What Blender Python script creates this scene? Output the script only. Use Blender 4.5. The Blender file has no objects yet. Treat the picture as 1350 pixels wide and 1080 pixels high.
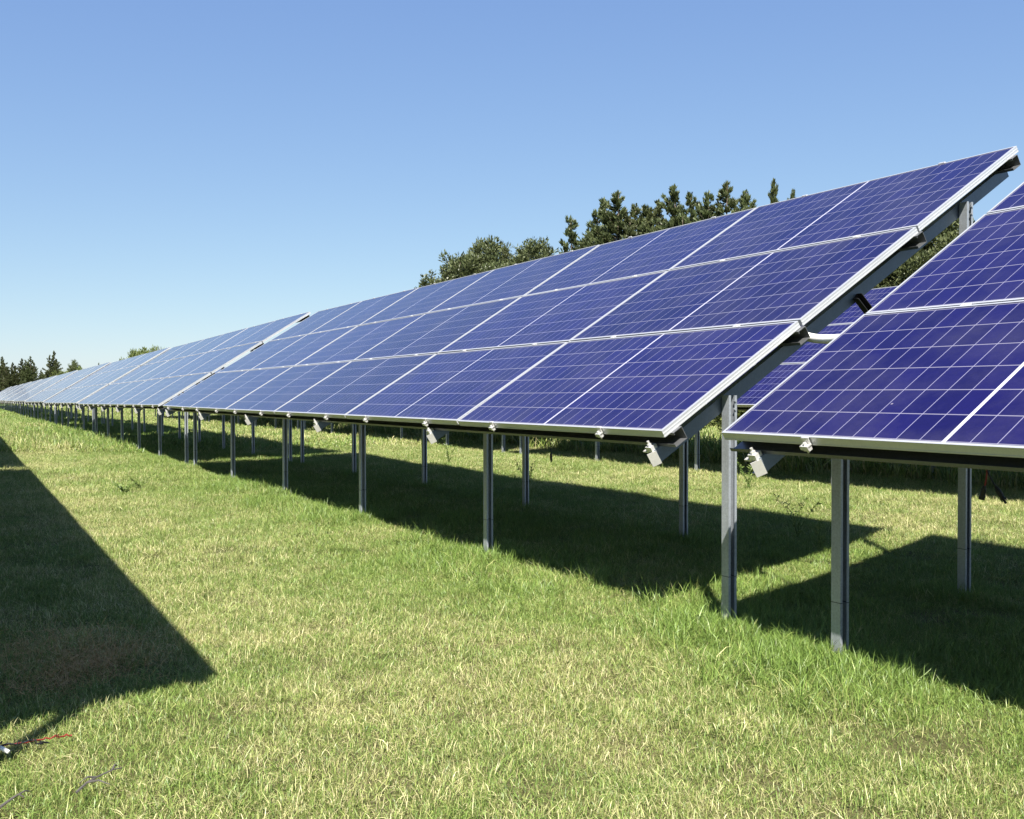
import bpy, math, random
import numpy as np
from mathutils import Vector, Matrix, Euler

R = math.radians
sc = bpy.context.scene
COL = sc.collection

# ------------------------------------------------------------------ camera
CAM = Vector((3.996, -3.075, 1.203))
cam_d = bpy.data.cameras.new('camera')
cam = bpy.data.objects.new('camera', cam_d)
COL.objects.link(cam)
yaw, pit, roll = -1.0645, -0.0144, -0.0012
_F = Vector((math.sin(yaw) * math.cos(pit), math.cos(yaw) * math.cos(pit), math.sin(pit)))
_R = Vector((math.cos(yaw), -math.sin(yaw), 0))
_U = _R.cross(_F)
_R2 = math.cos(roll) * _R + math.sin(roll) * _U
_U2 = -math.sin(roll) * _R + math.cos(roll) * _U
_m = Matrix((_R2, _U2, -_F)).transposed().to_4x4()
_m.translation = CAM
cam.matrix_world = _m
cam_d.sensor_width = 36.0
cam_d.sensor_fit = 'HORIZONTAL'
cam_d.lens = 36.0 * 1307.5 / 1350.0
cam_d.clip_start = 0.05
cam_d.clip_end = 3000
sc.camera = cam

# ------------------------------------------------------------------ light
SUN = Vector((0.785, -0.51, 1.0)).normalized()
sun_el = math.asin(SUN.z)
sun_az = math.atan2(SUN.x, SUN.y)          # clockwise from +Y
w = bpy.data.worlds.new('World')
sc.world = w
w.use_nodes = True
nt = w.node_tree
nt.nodes.clear()
sky = nt.nodes.new('ShaderNodeTexSky')
sky.sky_type = 'NISHITA'
sky.sun_disc = False
sky.sun_elevation = sun_el
sky.sun_rotation = sun_az
sky.altitude = 0
sky.air_density = 1.0
sky.dust_density = 0.25
sky.ozone_density = 2.2
bg = nt.nodes.new('ShaderNodeBackground')
bg.inputs['Strength'].default_value = 0.060
wo = nt.nodes.new('ShaderNodeOutputWorld')
# clear-day grade of the sky: paler towards zenith, less glare at the horizon
_sep = nt.nodes.new('ShaderNodeSeparateColor'); _cmb = nt.nodes.new('ShaderNodeCombineColor')
nt.links.new(sky.outputs[0], _sep.inputs[0])
for _i, (_g, _k) in enumerate(((0.72, 0.615), (0.66, 0.695), (0.38, 0.84))):
    _a = nt.nodes.new('ShaderNodeMath'); _a.operation = 'MULTIPLY'; _a.inputs[1].default_value = 0.06 * 2.83
    _b = nt.nodes.new('ShaderNodeMath'); _b.operation = 'POWER'; _b.inputs[1].default_value = _g
    _c = nt.nodes.new('ShaderNodeMath'); _c.operation = 'MULTIPLY'; _c.inputs[1].default_value = _k / (0.06 * 2.83)
    nt.links.new(_sep.outputs[_i], _a.inputs[0]); nt.links.new(_a.outputs[0], _b.inputs[0])
    nt.links.new(_b.outputs[0], _c.inputs[0]); nt.links.new(_c.outputs[0], _cmb.inputs[_i])
nt.links.new(_cmb.outputs[0], bg.inputs[0])
nt.links.new(bg.outputs[0], wo.inputs[0])
sl = bpy.data.lights.new('sun', 'SUN')
sl.energy = 5.0
sl.angle = R(0.53)
sl.color = (1.0, 0.945, 0.86)
so = bpy.data.objects.new('sun', sl)
COL.objects.link(so)
so.rotation_euler = (-SUN).to_track_quat('-Z', 'Y').to_euler()
so.location = (20, -12, 30)
vs = sc.view_settings
vs.view_transform = 'Standard'
vs.look = 'None'
vs.gamma = 1
vs.use_curve_mapping = False
vs.exposure = 1.5

# ------------------------------------------------------------------ helpers
def rng(seed):
    return np.random.default_rng(seed)

class MB:
    """collects vertices and faces for ONE mesh"""
    def __init__(s):
        s.v = []; s.f = []; s.m = []
    def add(s, vs, fs, mi=0):
        b = len(s.v)
        s.v += [tuple(p) for p in vs]
        s.f += [tuple(i + b for i in f) for f in fs]
        s.m += [mi] * len(fs)
    def box(s, a, b, mi=0):
        x0, y0, z0 = a; x1, y1, z1 = b
        s.add([(x0, y0, z0), (x1, y0, z0), (x1, y1, z0), (x0, y1, z0),
               (x0, y0, z1), (x1, y0, z1), (x1, y1, z1), (x0, y1, z1)],
              [(0, 3, 2, 1), (4, 5, 6, 7), (0, 1, 5, 4), (1, 2, 6, 5), (2, 3, 7, 6), (3, 0, 4, 7)], mi)
    def prism(s, prof, fn0, fn1, mi=0):
        """profile (list of 2D) carried by fn0(p)->3D and fn1(p)->3D; ends closed"""
        n = len(prof)
        vs = [fn0(p) for p in prof] + [fn1(p) for p in prof]
        fs = [(i, (i + 1) % n, n + (i + 1) % n, n + i) for i in range(n)]
        fs += [tuple(reversed(range(n))), tuple(range(n, 2 * n))]
        s.add(vs, fs, mi)
    def tube(s, pts, rad, n=8, mi=0, cap=True):
        pts = [Vector(p) for p in pts]
        rr = rad if hasattr(rad, '__len__') else [rad] * len(pts)
        vs = []; prev = None
        for i, p in enumerate(pts):
            d = (pts[min(i + 1, len(pts) - 1)] - pts[max(i - 1, 0)])
            d = d.normalized() if d.length > 1e-9 else Vector((0, 0, 1))
            u = (prev - d * prev.dot(d)) if prev is not None else d.orthogonal()
            u.normalize(); prev = u
            q = d.cross(u)
            for k in range(n):
                a = 2 * math.pi * k / n
                vs.append(p + (u * math.cos(a) + q * math.sin(a)) * rr[i])
        fs = []
        for i in range(len(pts) - 1):
            for k in range(n):
                fs.append((i * n + k, i * n + (k + 1) % n, (i + 1) * n + (k + 1) % n, (i + 1) * n + k))
        if cap:
            fs.append(tuple(reversed(range(n))))
            fs.append(tuple(range((len(pts) - 1) * n, len(pts) * n)))
        s.add(vs, fs, mi)
    def mesh(s, name, mats, smooth=False):
        me = bpy.data.meshes.new(name)
        me.from_pydata(s.v, [], s.f)
        for m in (mats if isinstance(mats, (list, tuple)) else [mats]):
            me.materials.append(m)
        me.polygons.foreach_set('material_index', s.m)
        if smooth:
            me.polygons.foreach_set('use_smooth', [True] * len(me.polygons))
        me.update()
        return me

def obj(name, me, parent=None, loc=(0, 0, 0), rot=(0, 0, 0)):
    o = bpy.data.objects.new(name, me)
    COL.objects.link(o)
    o.parent = parent
    o.location = loc
    o.rotation_euler = rot
    return o

def tag(o, label=None, cat=None, group=None, kind=None):
    if label: o['label'] = label
    if cat: o['category'] = cat
    if group: o['group'] = group
    if kind: o['kind'] = kind
    return o

def empty(name, loc, rz=0):
    o = bpy.data.objects.new(name, None)
    o.empty_display_size = 0.3
    COL.objects.link(o)
    o.location = loc
    o.rotation_euler = (0, 0, rz)
    return o

def copy_tree(o, parent=None, keep=None):
    c = o.copy()
    COL.objects.link(c)
    c.parent = parent
    for ch in o.children:
        if keep is None or keep(ch):
            copy_tree(ch, c, keep)
    return c

def np_mesh(name, V, loops, counts, mats, smooth=False):
    """fast mesh from numpy arrays"""
    me = bpy.data.meshes.new(name)
    me.vertices.add(len(V))
    me.vertices.foreach_set('co', np.ascontiguousarray(V, dtype=np.float32).ravel())
    me.loops.add(len(loops))
    me.loops.foreach_set('vertex_index', np.ascontiguousarray(loops, dtype=np.int32))
    st = np.concatenate(([0], np.cumsum(counts)[:-1])).astype(np.int32)
    me.polygons.add(len(counts))
    me.polygons.foreach_set('loop_start', st)
    me.polygons.foreach_set('loop_total', np.asarray(counts, dtype=np.int32))
    me.update(calc_edges=True)
    for m in (mats if isinstance(mats, (list, tuple)) else [mats]):
        me.materials.append(m)
    if smooth:
        me.polygons.foreach_set('use_smooth', np.ones(len(counts), dtype=bool))
    me.validate()
    return me

# ------------------------------------------------------------------ materials
class N:
    """tiny node helper"""
    def __init__(s, name):
        s.m = bpy.data.materials.new(name)
        s.m.use_nodes = True
        s.t = s.m.node_tree
        s.t.nodes.clear()
        s.out = s.t.nodes.new('ShaderNodeOutputMaterial')
    def n(s, typ, **kw):
        nd = s.t.nodes.new('ShaderNode' + typ)
        for k, v in kw.items():
            if k in nd.inputs: nd.inputs[k].default_value = v
            else: setattr(nd, k, v)
        return nd
    def l(s, a, b):
        s.t.links.new(a, b)
    def math(s, op, a, b=None, c=None, clamp=False):
        nd = s.t.nodes.new('ShaderNodeMath'); nd.operation = op; nd.use_clamp = clamp
        for i, x in enumerate((a, b, c)):
            if x is None: continue
            if isinstance(x, (int, float)): nd.inputs[i].default_value = x
            else: s.l(x, nd.inputs[i])
        return nd.outputs[0]
    def mix(s, fac, a, b):
        nd = s.t.nodes.new('ShaderNodeMix'); nd.data_type = 'RGBA'
        for sock, x in ((nd.inputs[0], fac), (nd.inputs[6], a), (nd.inputs[7], b)):
            if isinstance(x, (int, float)): sock.default_value = x
            elif isinstance(x, tuple): sock.default_value = x if len(x) == 4 else (*x, 1)
            else: s.l(x, sock)
        return nd.outputs[2]
    def noise(s, vec, scale, detail=3, rough=0.55):
        nd = s.n('TexNoise'); nd.inputs['Scale'].default_value = scale
        nd.inputs['Detail'].default_value = detail; nd.inputs['Roughness'].default_value = rough
        if vec is not None: s.l(vec, nd.inputs['Vector'])
        return nd.outputs['Fac']
    def ramp(s, x, a, b):
        nd = s.n('MapRange'); nd.clamp = True
        nd.inputs['From Min'].default_value = a; nd.inputs['From Max'].default_value = b
        s.l(x, nd.inputs['Value'])
        return nd.outputs['Result']

def metal_mat(name, base, metallic, rough, var=0.12, scale=60, line=None, spangle=130):
    k = N(name)
    tc = k.n('TexCoord')
    oi = k.n('ObjectInfo')
    add = k.n('VectorMath', operation='ADD')
    k.l(tc.outputs['Object'], add.inputs[0]); k.l(oi.outputs['Random'], add.inputs[1])
    v = add.outputs[0]
    n1 = k.noise(v, scale, 2)
    n2 = k.noise(v, 7, 4)
    mp = k.n('Mapping'); mp.inputs['Scale'].default_value = (1, 1, 0.06)
    k.l(v, mp.inputs['Vector'])
    n3 = k.noise(mp.outputs[0], 55, 4, 0.7)                       # streaks down the metal
    vo = k.n('TexVoronoi', Scale=spangle); k.l(v, vo.inputs['Vector'])
    vs_ = k.n('SeparateColor'); k.l(vo.outputs['Color'], vs_.inputs[0])
    nn = k.math('ADD', k.math('MULTIPLY', k.math('SUBTRACT', n1, 0.5), var),
                k.math('MULTIPLY', k.math('SUBTRACT', n2, 0.5), var * 2))
    nn = k.math('ADD', nn, k.math('MULTIPLY', k.math('SUBTRACT', n3, 0.5), var * 2.4))
    nn = k.math('ADD', nn, k.math('MULTIPLY', k.math('SUBTRACT', vs_.outputs[0], 0.5), var * 1.3))
    val = k.math('ADD', nn, 1.0)
    hsv = k.n('HueSaturation', Color=(*base, 1))
    k.l(val, hsv.inputs['Value'])
    col = hsv.outputs[0]
    if line:
        sep = k.n('SeparateXYZ'); k.l(tc.outputs['Object'], sep.inputs[0])
        d = k.math('ABSOLUTE', k.math('SUBTRACT', sep.outputs[2], line))
        col = k.mix(k.math('MULTIPLY', k.math('LESS_THAN', d, 0.0022), 0.75), col, (0.03, 0.03, 0.03))
    p = k.n('BsdfPrincipled', Metallic=metallic)
    k.l(col, p.inputs['Base Color'])
    k.l(k.math('ADD', k.math('MULTIPLY', n2, 0.2), rough - 0.1), p.inputs['Roughness'])
    k.l(p.outputs[0], k.out.inputs[0])
    return k.m

M_galv = metal_mat('galvanised_steel', (0.36, 0.39, 0.42), 0.6, 0.42, 0.16, 90, line=0.235)
M_galv2 = metal_mat('galvanised_steel_rail', (0.15, 0.155, 0.16), 0.6, 0.40, 0.12, 70)
M_raft = metal_mat('painted_rafter_steel', (0.155, 0.185, 0.215), 0.5, 0.45, 0.10, 40)
M_alu = metal_mat('anodised_aluminium', (0.56, 0.57, 0.575), 0.55, 0.38, 0.04, 30)
M_cast = metal_mat('cast_aluminium_clamp', (0.62, 0.615, 0.60), 0.5, 0.35, 0.06, 80)

def simple(name, base, rough=0.5, metallic=0.0, var=0.15, scale=30):
    k = N(name)
    tc = k.n('TexCoord')
    n1 = k.noise(tc.outputs['Object'], scale, 3)
    hsv = k.n('HueSaturation', Color=(*base, 1))
    k.l(k.math('ADD', k.math('MULTIPLY', k.math('SUBTRACT', n1, 0.5), var * 2), 1.0), hsv.inputs['Value'])
    p = k.n('BsdfPrincipled', Metallic=metallic, Roughness=rough)
    k.l(hsv.outputs[0], p.inputs['Base Color'])
    k.l(p.outputs[0], k.out.inputs[0])
    return k.m

M_black = simple('black_rubber', (0.012, 0.012, 0.013), 0.5)
M_red = simple('red_cable_sheath', (0.22, 0.018, 0.015), 0.5)
M_white = simple('white_plastic_conduit', (0.78, 0.77, 0.74), 0.45, 0, 0.05)
M_twig = simple('dry_twig_bark', (0.06, 0.055, 0.05), 0.8)

# solar panel face -------------------------------------------------
PW, PH = 2.3507, 1.0987            # module size
def cell_mat():
    k = N('solar_cells_under_glass')
    tc = k.n('TexCoord')
    sep = k.n('SeparateXYZ'); k.l(tc.outputs['Object'], sep.inputs[0])
    x = k.math('MULTIPLY', sep.outputs[0], -1.0)       # 0..PW leftwards
    y = sep.outputs[1]
    mx, my = 0.020, 0.019
    ncol, nrow = 22, 6
    cx = (PW - 2 * mx) / ncol
    cy = (PH - 2 * my) / nrow
    ux = k.math('SUBTRACT', x, mx)
    uy = k.math('SUBTRACT', y, my)
    # distance to the nearest grid line
    fx = k.math('ABSOLUTE', k.math('SUBTRACT', k.math('MODULO', k.math('ADD', ux, cx * 10.5), cx), cx / 2))
    fy = k.math('ABSOLUTE', k.math('SUBTRACT', k.math('MODULO', k.math('ADD', uy, cy * 10.5), cy), cy / 2))
    lx = k.math('LESS_THAN', fx, 0.0019)
    ly = k.math('LESS_THAN', fy, 0.0029)
    mid = k.math('LESS_THAN', k.math('ABSOLUTE', k.math('SUBTRACT', x, PW / 2)), 0.0085)
    midc = k.math('LESS_THAN', k.math('ABSOLUTE', k.math('SUBTRACT', x, PW / 2)), 0.0016)
    # outside of the cell field: the dark edge strip
    ex = k.math('MINIMUM', x, k.math('SUBTRACT', PW, x))
    ey = k.math('MINIMUM', y, k.math('SUBTRACT', PH, y))
    edge = k.math('LESS_THAN', k.math('MINIMUM', ex, ey), 0.0165)
    # per cell variation and crystal grain
    icx = k.math('FLOOR', k.math('DIVIDE', ux, cx))
    icy = k.math('FLOOR', k.math('DIVIDE', uy, cy))
    oi = k.n('ObjectInfo')
    comb = k.n('CombineXYZ')
    k.l(icx, comb.inputs[0]); k.l(icy, comb.inputs[1]); k.l(k.math('MULTIPLY', oi.outputs['Random'], 97.0), comb.inputs[2])
    wn = k.n('TexWhiteNoise'); wn.noise_dimensions = '3D'; k.l(comb.outputs[0], wn.inputs['Vector'])
    addv = k.n('VectorMath', operation='ADD')
    k.l(tc.outputs['Object'], addv.inputs[0]); k.l(comb.outputs[0], addv.inputs[1])
    vor = k.n('TexVoronoi', Scale=60.0); k.l(addv.outputs[0], vor.inputs['Vector'])
    sepc = k.n('SeparateColor'); k.l(vor.outputs['Color'], sepc.inputs[0])
    val = k.math('ADD', k.math('ADD', k.math('MULTIPLY', wn.outputs['Value'], 0.26), 0.78),
                 k.math('MULTIPLY', sepc.outputs[0], 0.10))
    val = k.math('MULTIPLY', val, k.math('ADD', 0.88, k.math('MULTIPLY', oi.outputs['Random'], 0.24)))
    hsv = k.n('HueSaturation', Color=(0.0058, 0.0040, 0.052, 1))
    k.l(val, hsv.inputs['Value'])
    col = hsv.outputs[0]
    col = k.mix(k.math('MULTIPLY', lx, 0.72), col, (0.23, 0.225, 0.32))
    col = k.mix(k.math('MULTIPLY', ly, 0.68), col, (0.21, 0.205, 0.26))
    col = k.mix(edge, col, (0.010, 0.009, 0.03))
    col = k.mix(mid, col, (0.42, 0.415, 0.47))
    col = k.mix(k.math('MULTIPLY', midc, 0.8), col, (0.1, 0.1, 0.2))
    # dust, droppings and water marks
    gv = k.n('VectorMath', operation='ADD')
    k.l(tc.outputs['Object'], gv.inputs[0]); k.l(oi.outputs['Random'], gv.inputs[1])
    gs = k.n('VectorMath', operation='SCALE'); k.l(gv.outputs[0], gs.inputs[0])
    gs.inputs['Scale'].default_value = 1.0
    sp = k.n('TexVoronoi', Scale=7.0); k.l(gs.outputs[0], sp.inputs['Vector'])
    spc = k.n('SeparateColor'); k.l(sp.outputs['Color'], spc.inputs[0])
    spot = k.math('MULTIPLY', k.math('LESS_THAN', sp.outputs['Distance'], k.math('MULTIPLY', spc.outputs[0], 0.045)),
                  k.math('GREATER_THAN', spc.outputs[1], 0.62))
    col = k.mix(k.math('MULTIPLY', spot, 0.55), col, (0.25, 0.23, 0.27))
    dust = k.noise(gv.outputs[0], 2.2, 6, 0.65)
    fine = k.noise(gv.outputs[0], 130, 2)
    low = k.ramp(y, 0.10, 0.0)                     # dust settles along the lower edge
    dd = k.math('ADD', k.math('MULTIPLY', k.ramp(dust, 0.42, 0.75), 0.075), k.math('MULTIPLY', low, 0.03))
    dd = k.math('MULTIPLY', dd, k.math('ADD', 0.5, fine))
    col = k.mix(dd, col, (0.22, 0.21, 0.19))
    p = k.n('BsdfPrincipled', Roughness=0.16)
    p.inputs['Sheen Weight'].default_value = 0.045        # fine dust on the glass
    p.inputs['Sheen Roughness'].default_value = 0.35
    p.inputs['Sheen Tint'].default_value = (0.85, 0.88, 1.0, 1)
    p.inputs['IOR'].default_value = 1.28
    k.l(col, p.inputs['Base Color'])
    k.l(k.math('ADD', k.math('MULTIPLY', dust, 0.12), 0.07), p.inputs['Roughness'])
    k.l(p.outputs[0], k.out.inputs[0])
    return k.m
M_cell = cell_mat()
M_back = simple('white_backsheet', (0.62, 0.63, 0.64), 0.6, 0, 0.04)

# ------------------------------------------------------------------ ground
SLOPE = 0.00267
_gr = rng(5)
_w = [(_gr.uniform(0.35, 2.4), _gr.uniform(0, 6.28), _gr.uniform(0, 6.28)) for _ in range(14)]
def zg(x, y):
    """height of the soil; grass tips stand about 5 cm above it"""
    x = np.asarray(x, float); y = np.asarray(y, float)
    z = -0.055 - SLOPE * np.clip(-x, 0, 260) * 1.0
    s = 0
    for f, a, ph in _w:
        s = s + np.sin((x * math.cos(a) + y * math.sin(a)) * f + ph) / (0.6 + f)
    z = z + 0.008 * s
    t = np.clip((y - 2.8) / 3.4, 0, 1); z = z + 0.075 * t * t * (3 - 2 * t)
    # a low swell in the lane far down the row
    z = z + 0.22 * np.exp(-(((x + 34) / 13.0) ** 2 + ((y + 1.6) / 1.5) ** 2))
    return z

def ground_mat():
    k = N('turf_soil')
    g = k.n('NewGeometry')
    n1 = k.noise(g.outputs['Position'], 0.35, 5, 0.6)
    n2 = k.noise(g.outputs['Position'], 9, 5, 0.7)
    n3 = k.noise(g.outputs['Position'], 90, 3, 0.7)
    a = k.mix(k.ramp(n1, 0.35, 0.65), (0.06, 0.07, 0.022), (0.10, 0.085, 0.04))
    b = k.mix(k.ramp(n2, 0.35, 0.7), a, (0.04, 0.04, 0.016))
    c = k.mix(k.math('MULTIPLY', k.ramp(n3, 0.45, 0.75), 0.5), b, (0.18, 0.165, 0.075))
    p = k.n('BsdfPrincipled', Roughness=0.95)
    p.inputs['Specular IOR Level'].default_value = 0.1
    k.l(c, p.inputs['Base Color'])
    bp = k.n('Bump', Strength=0.8, Distance=0.03)
    k.l(n2, bp.inputs['Height']); k.l(bp.outputs[0], p.inputs['Normal'])
    k.l(p.outputs[0], k.out.inputs[0])
    return k.m
def axis(lo, hi, flo, fhi, fine):
    a = list(np.arange(flo, fhi + 1e-6, fine))
    s = fine; x = fhi
    while x < hi: s *= 1.25; x += s; a.append(min(x, hi))
    s = fine; x = flo
    while x > lo: s *= 1.25; x -= s; a.insert(0, max(x, lo))
    return np.array(a)
gx = axis(-1600, 1200, -45, 14, 0.35)
gy = axis(-1200, 1500, -9, 16, 0.3)
X, Y = np.meshgrid(gx, gy, indexing='ij')
V = np.stack([X, Y, zg(X, Y)], -1).reshape(-1, 3)
ny_ = len(gy)
i0 = (np.arange(len(gx) - 1)[:, None] * ny_ + np.arange(ny_ - 1)[None, :]).ravel()
loops = np.stack([i0, i0 + ny_, i0 + ny_ + 1, i0 + 1], -1).ravel()
ground = obj('ground', np_mesh('ground', V, loops, [4] * len(i0), ground_mat(), True))
tag(ground, kind='structure')

# ------------------------------------------------------------------ grass (one uncountable cover)
def grass_mat():
    k = N('grass_blades')
    at = k.n('Attribute', attribute_name='bcol')       # r: dryness, g: value, b: along blade
    sep = k.n('SeparateColor'); k.l(at.outputs['Color'], sep.inputs[0])
    g = k.n('NewGeometry')
    n1 = k.noise(g.outputs['Position'], 0.55, 4, 0.6)
    n2 = k.noise(g.outputs['Position'], 3.2, 3, 0.6)
    ps = k.n('SeparateXYZ'); k.l(g.outputs['Position'], ps.inputs[0])
    # greener under and just in front of the tables, drier out in the lane
    lush = k.math('SUBTRACT', k.ramp(ps.outputs[1], -1.7, 0.4), k.math('MULTIPLY', k.ramp(ps.outputs[1], 3.2, 4.6), 0.75))
    lush = k.math('ADD', lush, k.math('MULTIPLY', k.ramp(ps.outputs[1], -1.9, -2.7), 0.35))
    fac = k.math('ADD', k.math('MULTIPLY', k.ramp(n1, 0.36, 0.64), 0.56), k.math('MULTIPLY', k.ramp(n2, 0.34, 0.66), 0.42))
    dry = k.math('ADD', k.math('SUBTRACT', fac, k.math('MULTIPLY', lush, 0.42)), k.math('MULTIPLY', k.math('SUBTRACT', sep.outputs[0], 0.42), 1.15), clamp=True)
    green = k.mix(sep.outputs[1], (0.054, 0.114, 0.018), (0.21, 0.325, 0.066))
    straw = k.mix(sep.outputs[1], (0.21, 0.195, 0.078), (0.76, 0.70, 0.38))
    olive = k.mix(sep.outputs[1], (0.115, 0.152, 0.035), (0.40, 0.455, 0.135))
    c = k.mix(k.ramp(dry, 0.12, 0.5), green, olive)
    c = k.mix(k.ramp(dry, 0.55, 0.95), c, straw)
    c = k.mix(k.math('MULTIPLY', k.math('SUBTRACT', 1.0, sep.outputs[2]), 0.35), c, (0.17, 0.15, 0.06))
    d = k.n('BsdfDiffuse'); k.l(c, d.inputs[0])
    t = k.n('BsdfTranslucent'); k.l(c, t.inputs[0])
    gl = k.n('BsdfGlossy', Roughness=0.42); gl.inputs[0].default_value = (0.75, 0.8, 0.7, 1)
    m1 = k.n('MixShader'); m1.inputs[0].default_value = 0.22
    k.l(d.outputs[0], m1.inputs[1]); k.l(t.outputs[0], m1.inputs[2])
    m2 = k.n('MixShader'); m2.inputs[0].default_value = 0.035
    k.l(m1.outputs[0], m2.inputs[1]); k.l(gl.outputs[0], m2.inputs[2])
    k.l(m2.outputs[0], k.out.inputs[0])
    return k.m
M_grass = grass_mat()

def blade_patch(name, seed, n, rad, hmin, hmax, wmin, wmax, lean, dryp, flat=0.0):
    g = rng(seed)
    # base positions in clumps
    nc = max(3, int(n / 14))
    ca = g.uniform(0, 6.283, nc); cr = rad * np.sqrt(g.uniform(0, 1, nc))
    ci = g.integers(0, nc, n)
    px = cr[ci] * np.cos(ca[ci]) + g.normal(0, 0.035, n)
    py = cr[ci] * np.sin(ca[ci]) + g.normal(0, 0.035, n)
    h = g.uniform(hmin, hmax, n) * (0.75 + 0.5 * g.uniform(0, 1, nc)[ci])
    wd = g.uniform(wmin, wmax, n)
    az = g.uniform(0, 6.283, n)
    th0 = np.minimum(np.abs(g.normal(0, lean * 0.95, n)), 1.5) + flat * g.uniform(0.4, 1.2, n)
    bend = np.abs(g.normal(lean, lean * 0.6, n))
    dry = np.clip(np.where(g.uniform(0, 1, n) < dryp, g.uniform(0.62, 1.0, n), g.uniform(0.0, 0.5, n)), 0, 1)
    val = np.clip(g.normal(0.5, 0.34, n), 0, 1)
    ts = np.array([0.0, 0.38, 0.72, 1.0])
    segs = np.diff(ts)
    p = np.stack([px, py, np.full(n, -0.012)], -1)
    pts = [p]
    th = th0.copy()
    for s in segs:
        d = np.stack([np.sin(th) * np.cos(az), np.sin(th) * np.sin(az), np.cos(th)], -1)
        p = p + d * (h * s)[:, None]
        pts.append(p)
        th = np.minimum(th + bend * s * 1.5, np.maximum(th, 1.72))
        az = az + g.normal(0, 0.25, n)
    tw = az + g.uniform(-0.9, 0.9, n)
    side = np.stack([-np.sin(tw), np.cos(tw), g.uniform(-0.35, 0.35, n)], -1)
    wf = [0.85, 1.0, 0.7]
    vs = []
    for q in range(3):
        vs.append(pts[q] - side * (wd * wf[q] / 2)[:, None])
        vs.append(pts[q] + side * (wd * wf[q] / 2)[:, None])
    vs.append(pts[3])
    V = np.stack(vs, 1).reshape(-1, 3)
    b = np.arange(n)[:, None] * 7
    L = np.concatenate([b + np.array([0, 1, 3, 2]), b + np.array([2, 3, 5, 4]), b + np.array([4, 5, 6])], 1).ravel()
    counts = np.tile([4, 4, 3], n)
    me = np_mesh(name, V, L, counts, M_grass, True)
    a = me.color_attributes.new('bcol', 'FLOAT_COLOR', 'POINT')
    colv = np.ones((n, 7, 4), np.float32)
    colv[:, :, 0] = dry[:, None]; colv[:, :, 1] = val[:, None]
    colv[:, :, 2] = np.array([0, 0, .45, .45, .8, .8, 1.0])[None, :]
    a.data.foreach_set('color', colv.ravel())
    return me

patches = bpy.data.collections.new('grass_patches')     # never linked to the scene: sources only
def patch(i, me):
    o = bpy.data.objects.new('grass_patch_%02d' % i, me)
    patches.objects.link(o)
NS, NL, NF = 6, 4, 4
k_ = 0
for i in range(NS):      # 0..5 short mown turf
    patch(k_, blade_patch('turf', 100 + i, 1600, 0.30, 0.020, 0.062, 0.0012, 0.0026, 0.9, 0.32)); k_ += 1
for i in range(NL):      # 6..9 longer green grass by the posts and in the shade
    patch(k_, blade_patch('long_grass', 200 + i, 520, 0.28, 0.06, 0.19, 0.0022, 0.0044, 0.72, 0.13)); k_ += 1
for i in range(3):       # 10..12 flattened dry stems
    patch(k_, blade_patch('dry_stems', 300 + i, 150, 0.26, 0.06, 0.17, 0.0014, 0.0028, 0.9, 0.97, 1.0)); k_ += 1
for i in range(NF):      # 13..16 coarse turf for the distance
    patch(k_, blade_patch('far_turf', 400 + i, 620, 0.75, 0.05, 0.14, 0.007, 0.014, 0.7, 0.30)); k_ += 1
for i in range(2):       # 17..18 coarse tall grass for the distance
    patch(k_, blade_patch('far_tall_grass', 500 + i, 420, 0.7, 0.12, 0.38, 0.007, 0.014, 0.5, 0.22)); k_ += 1

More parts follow.
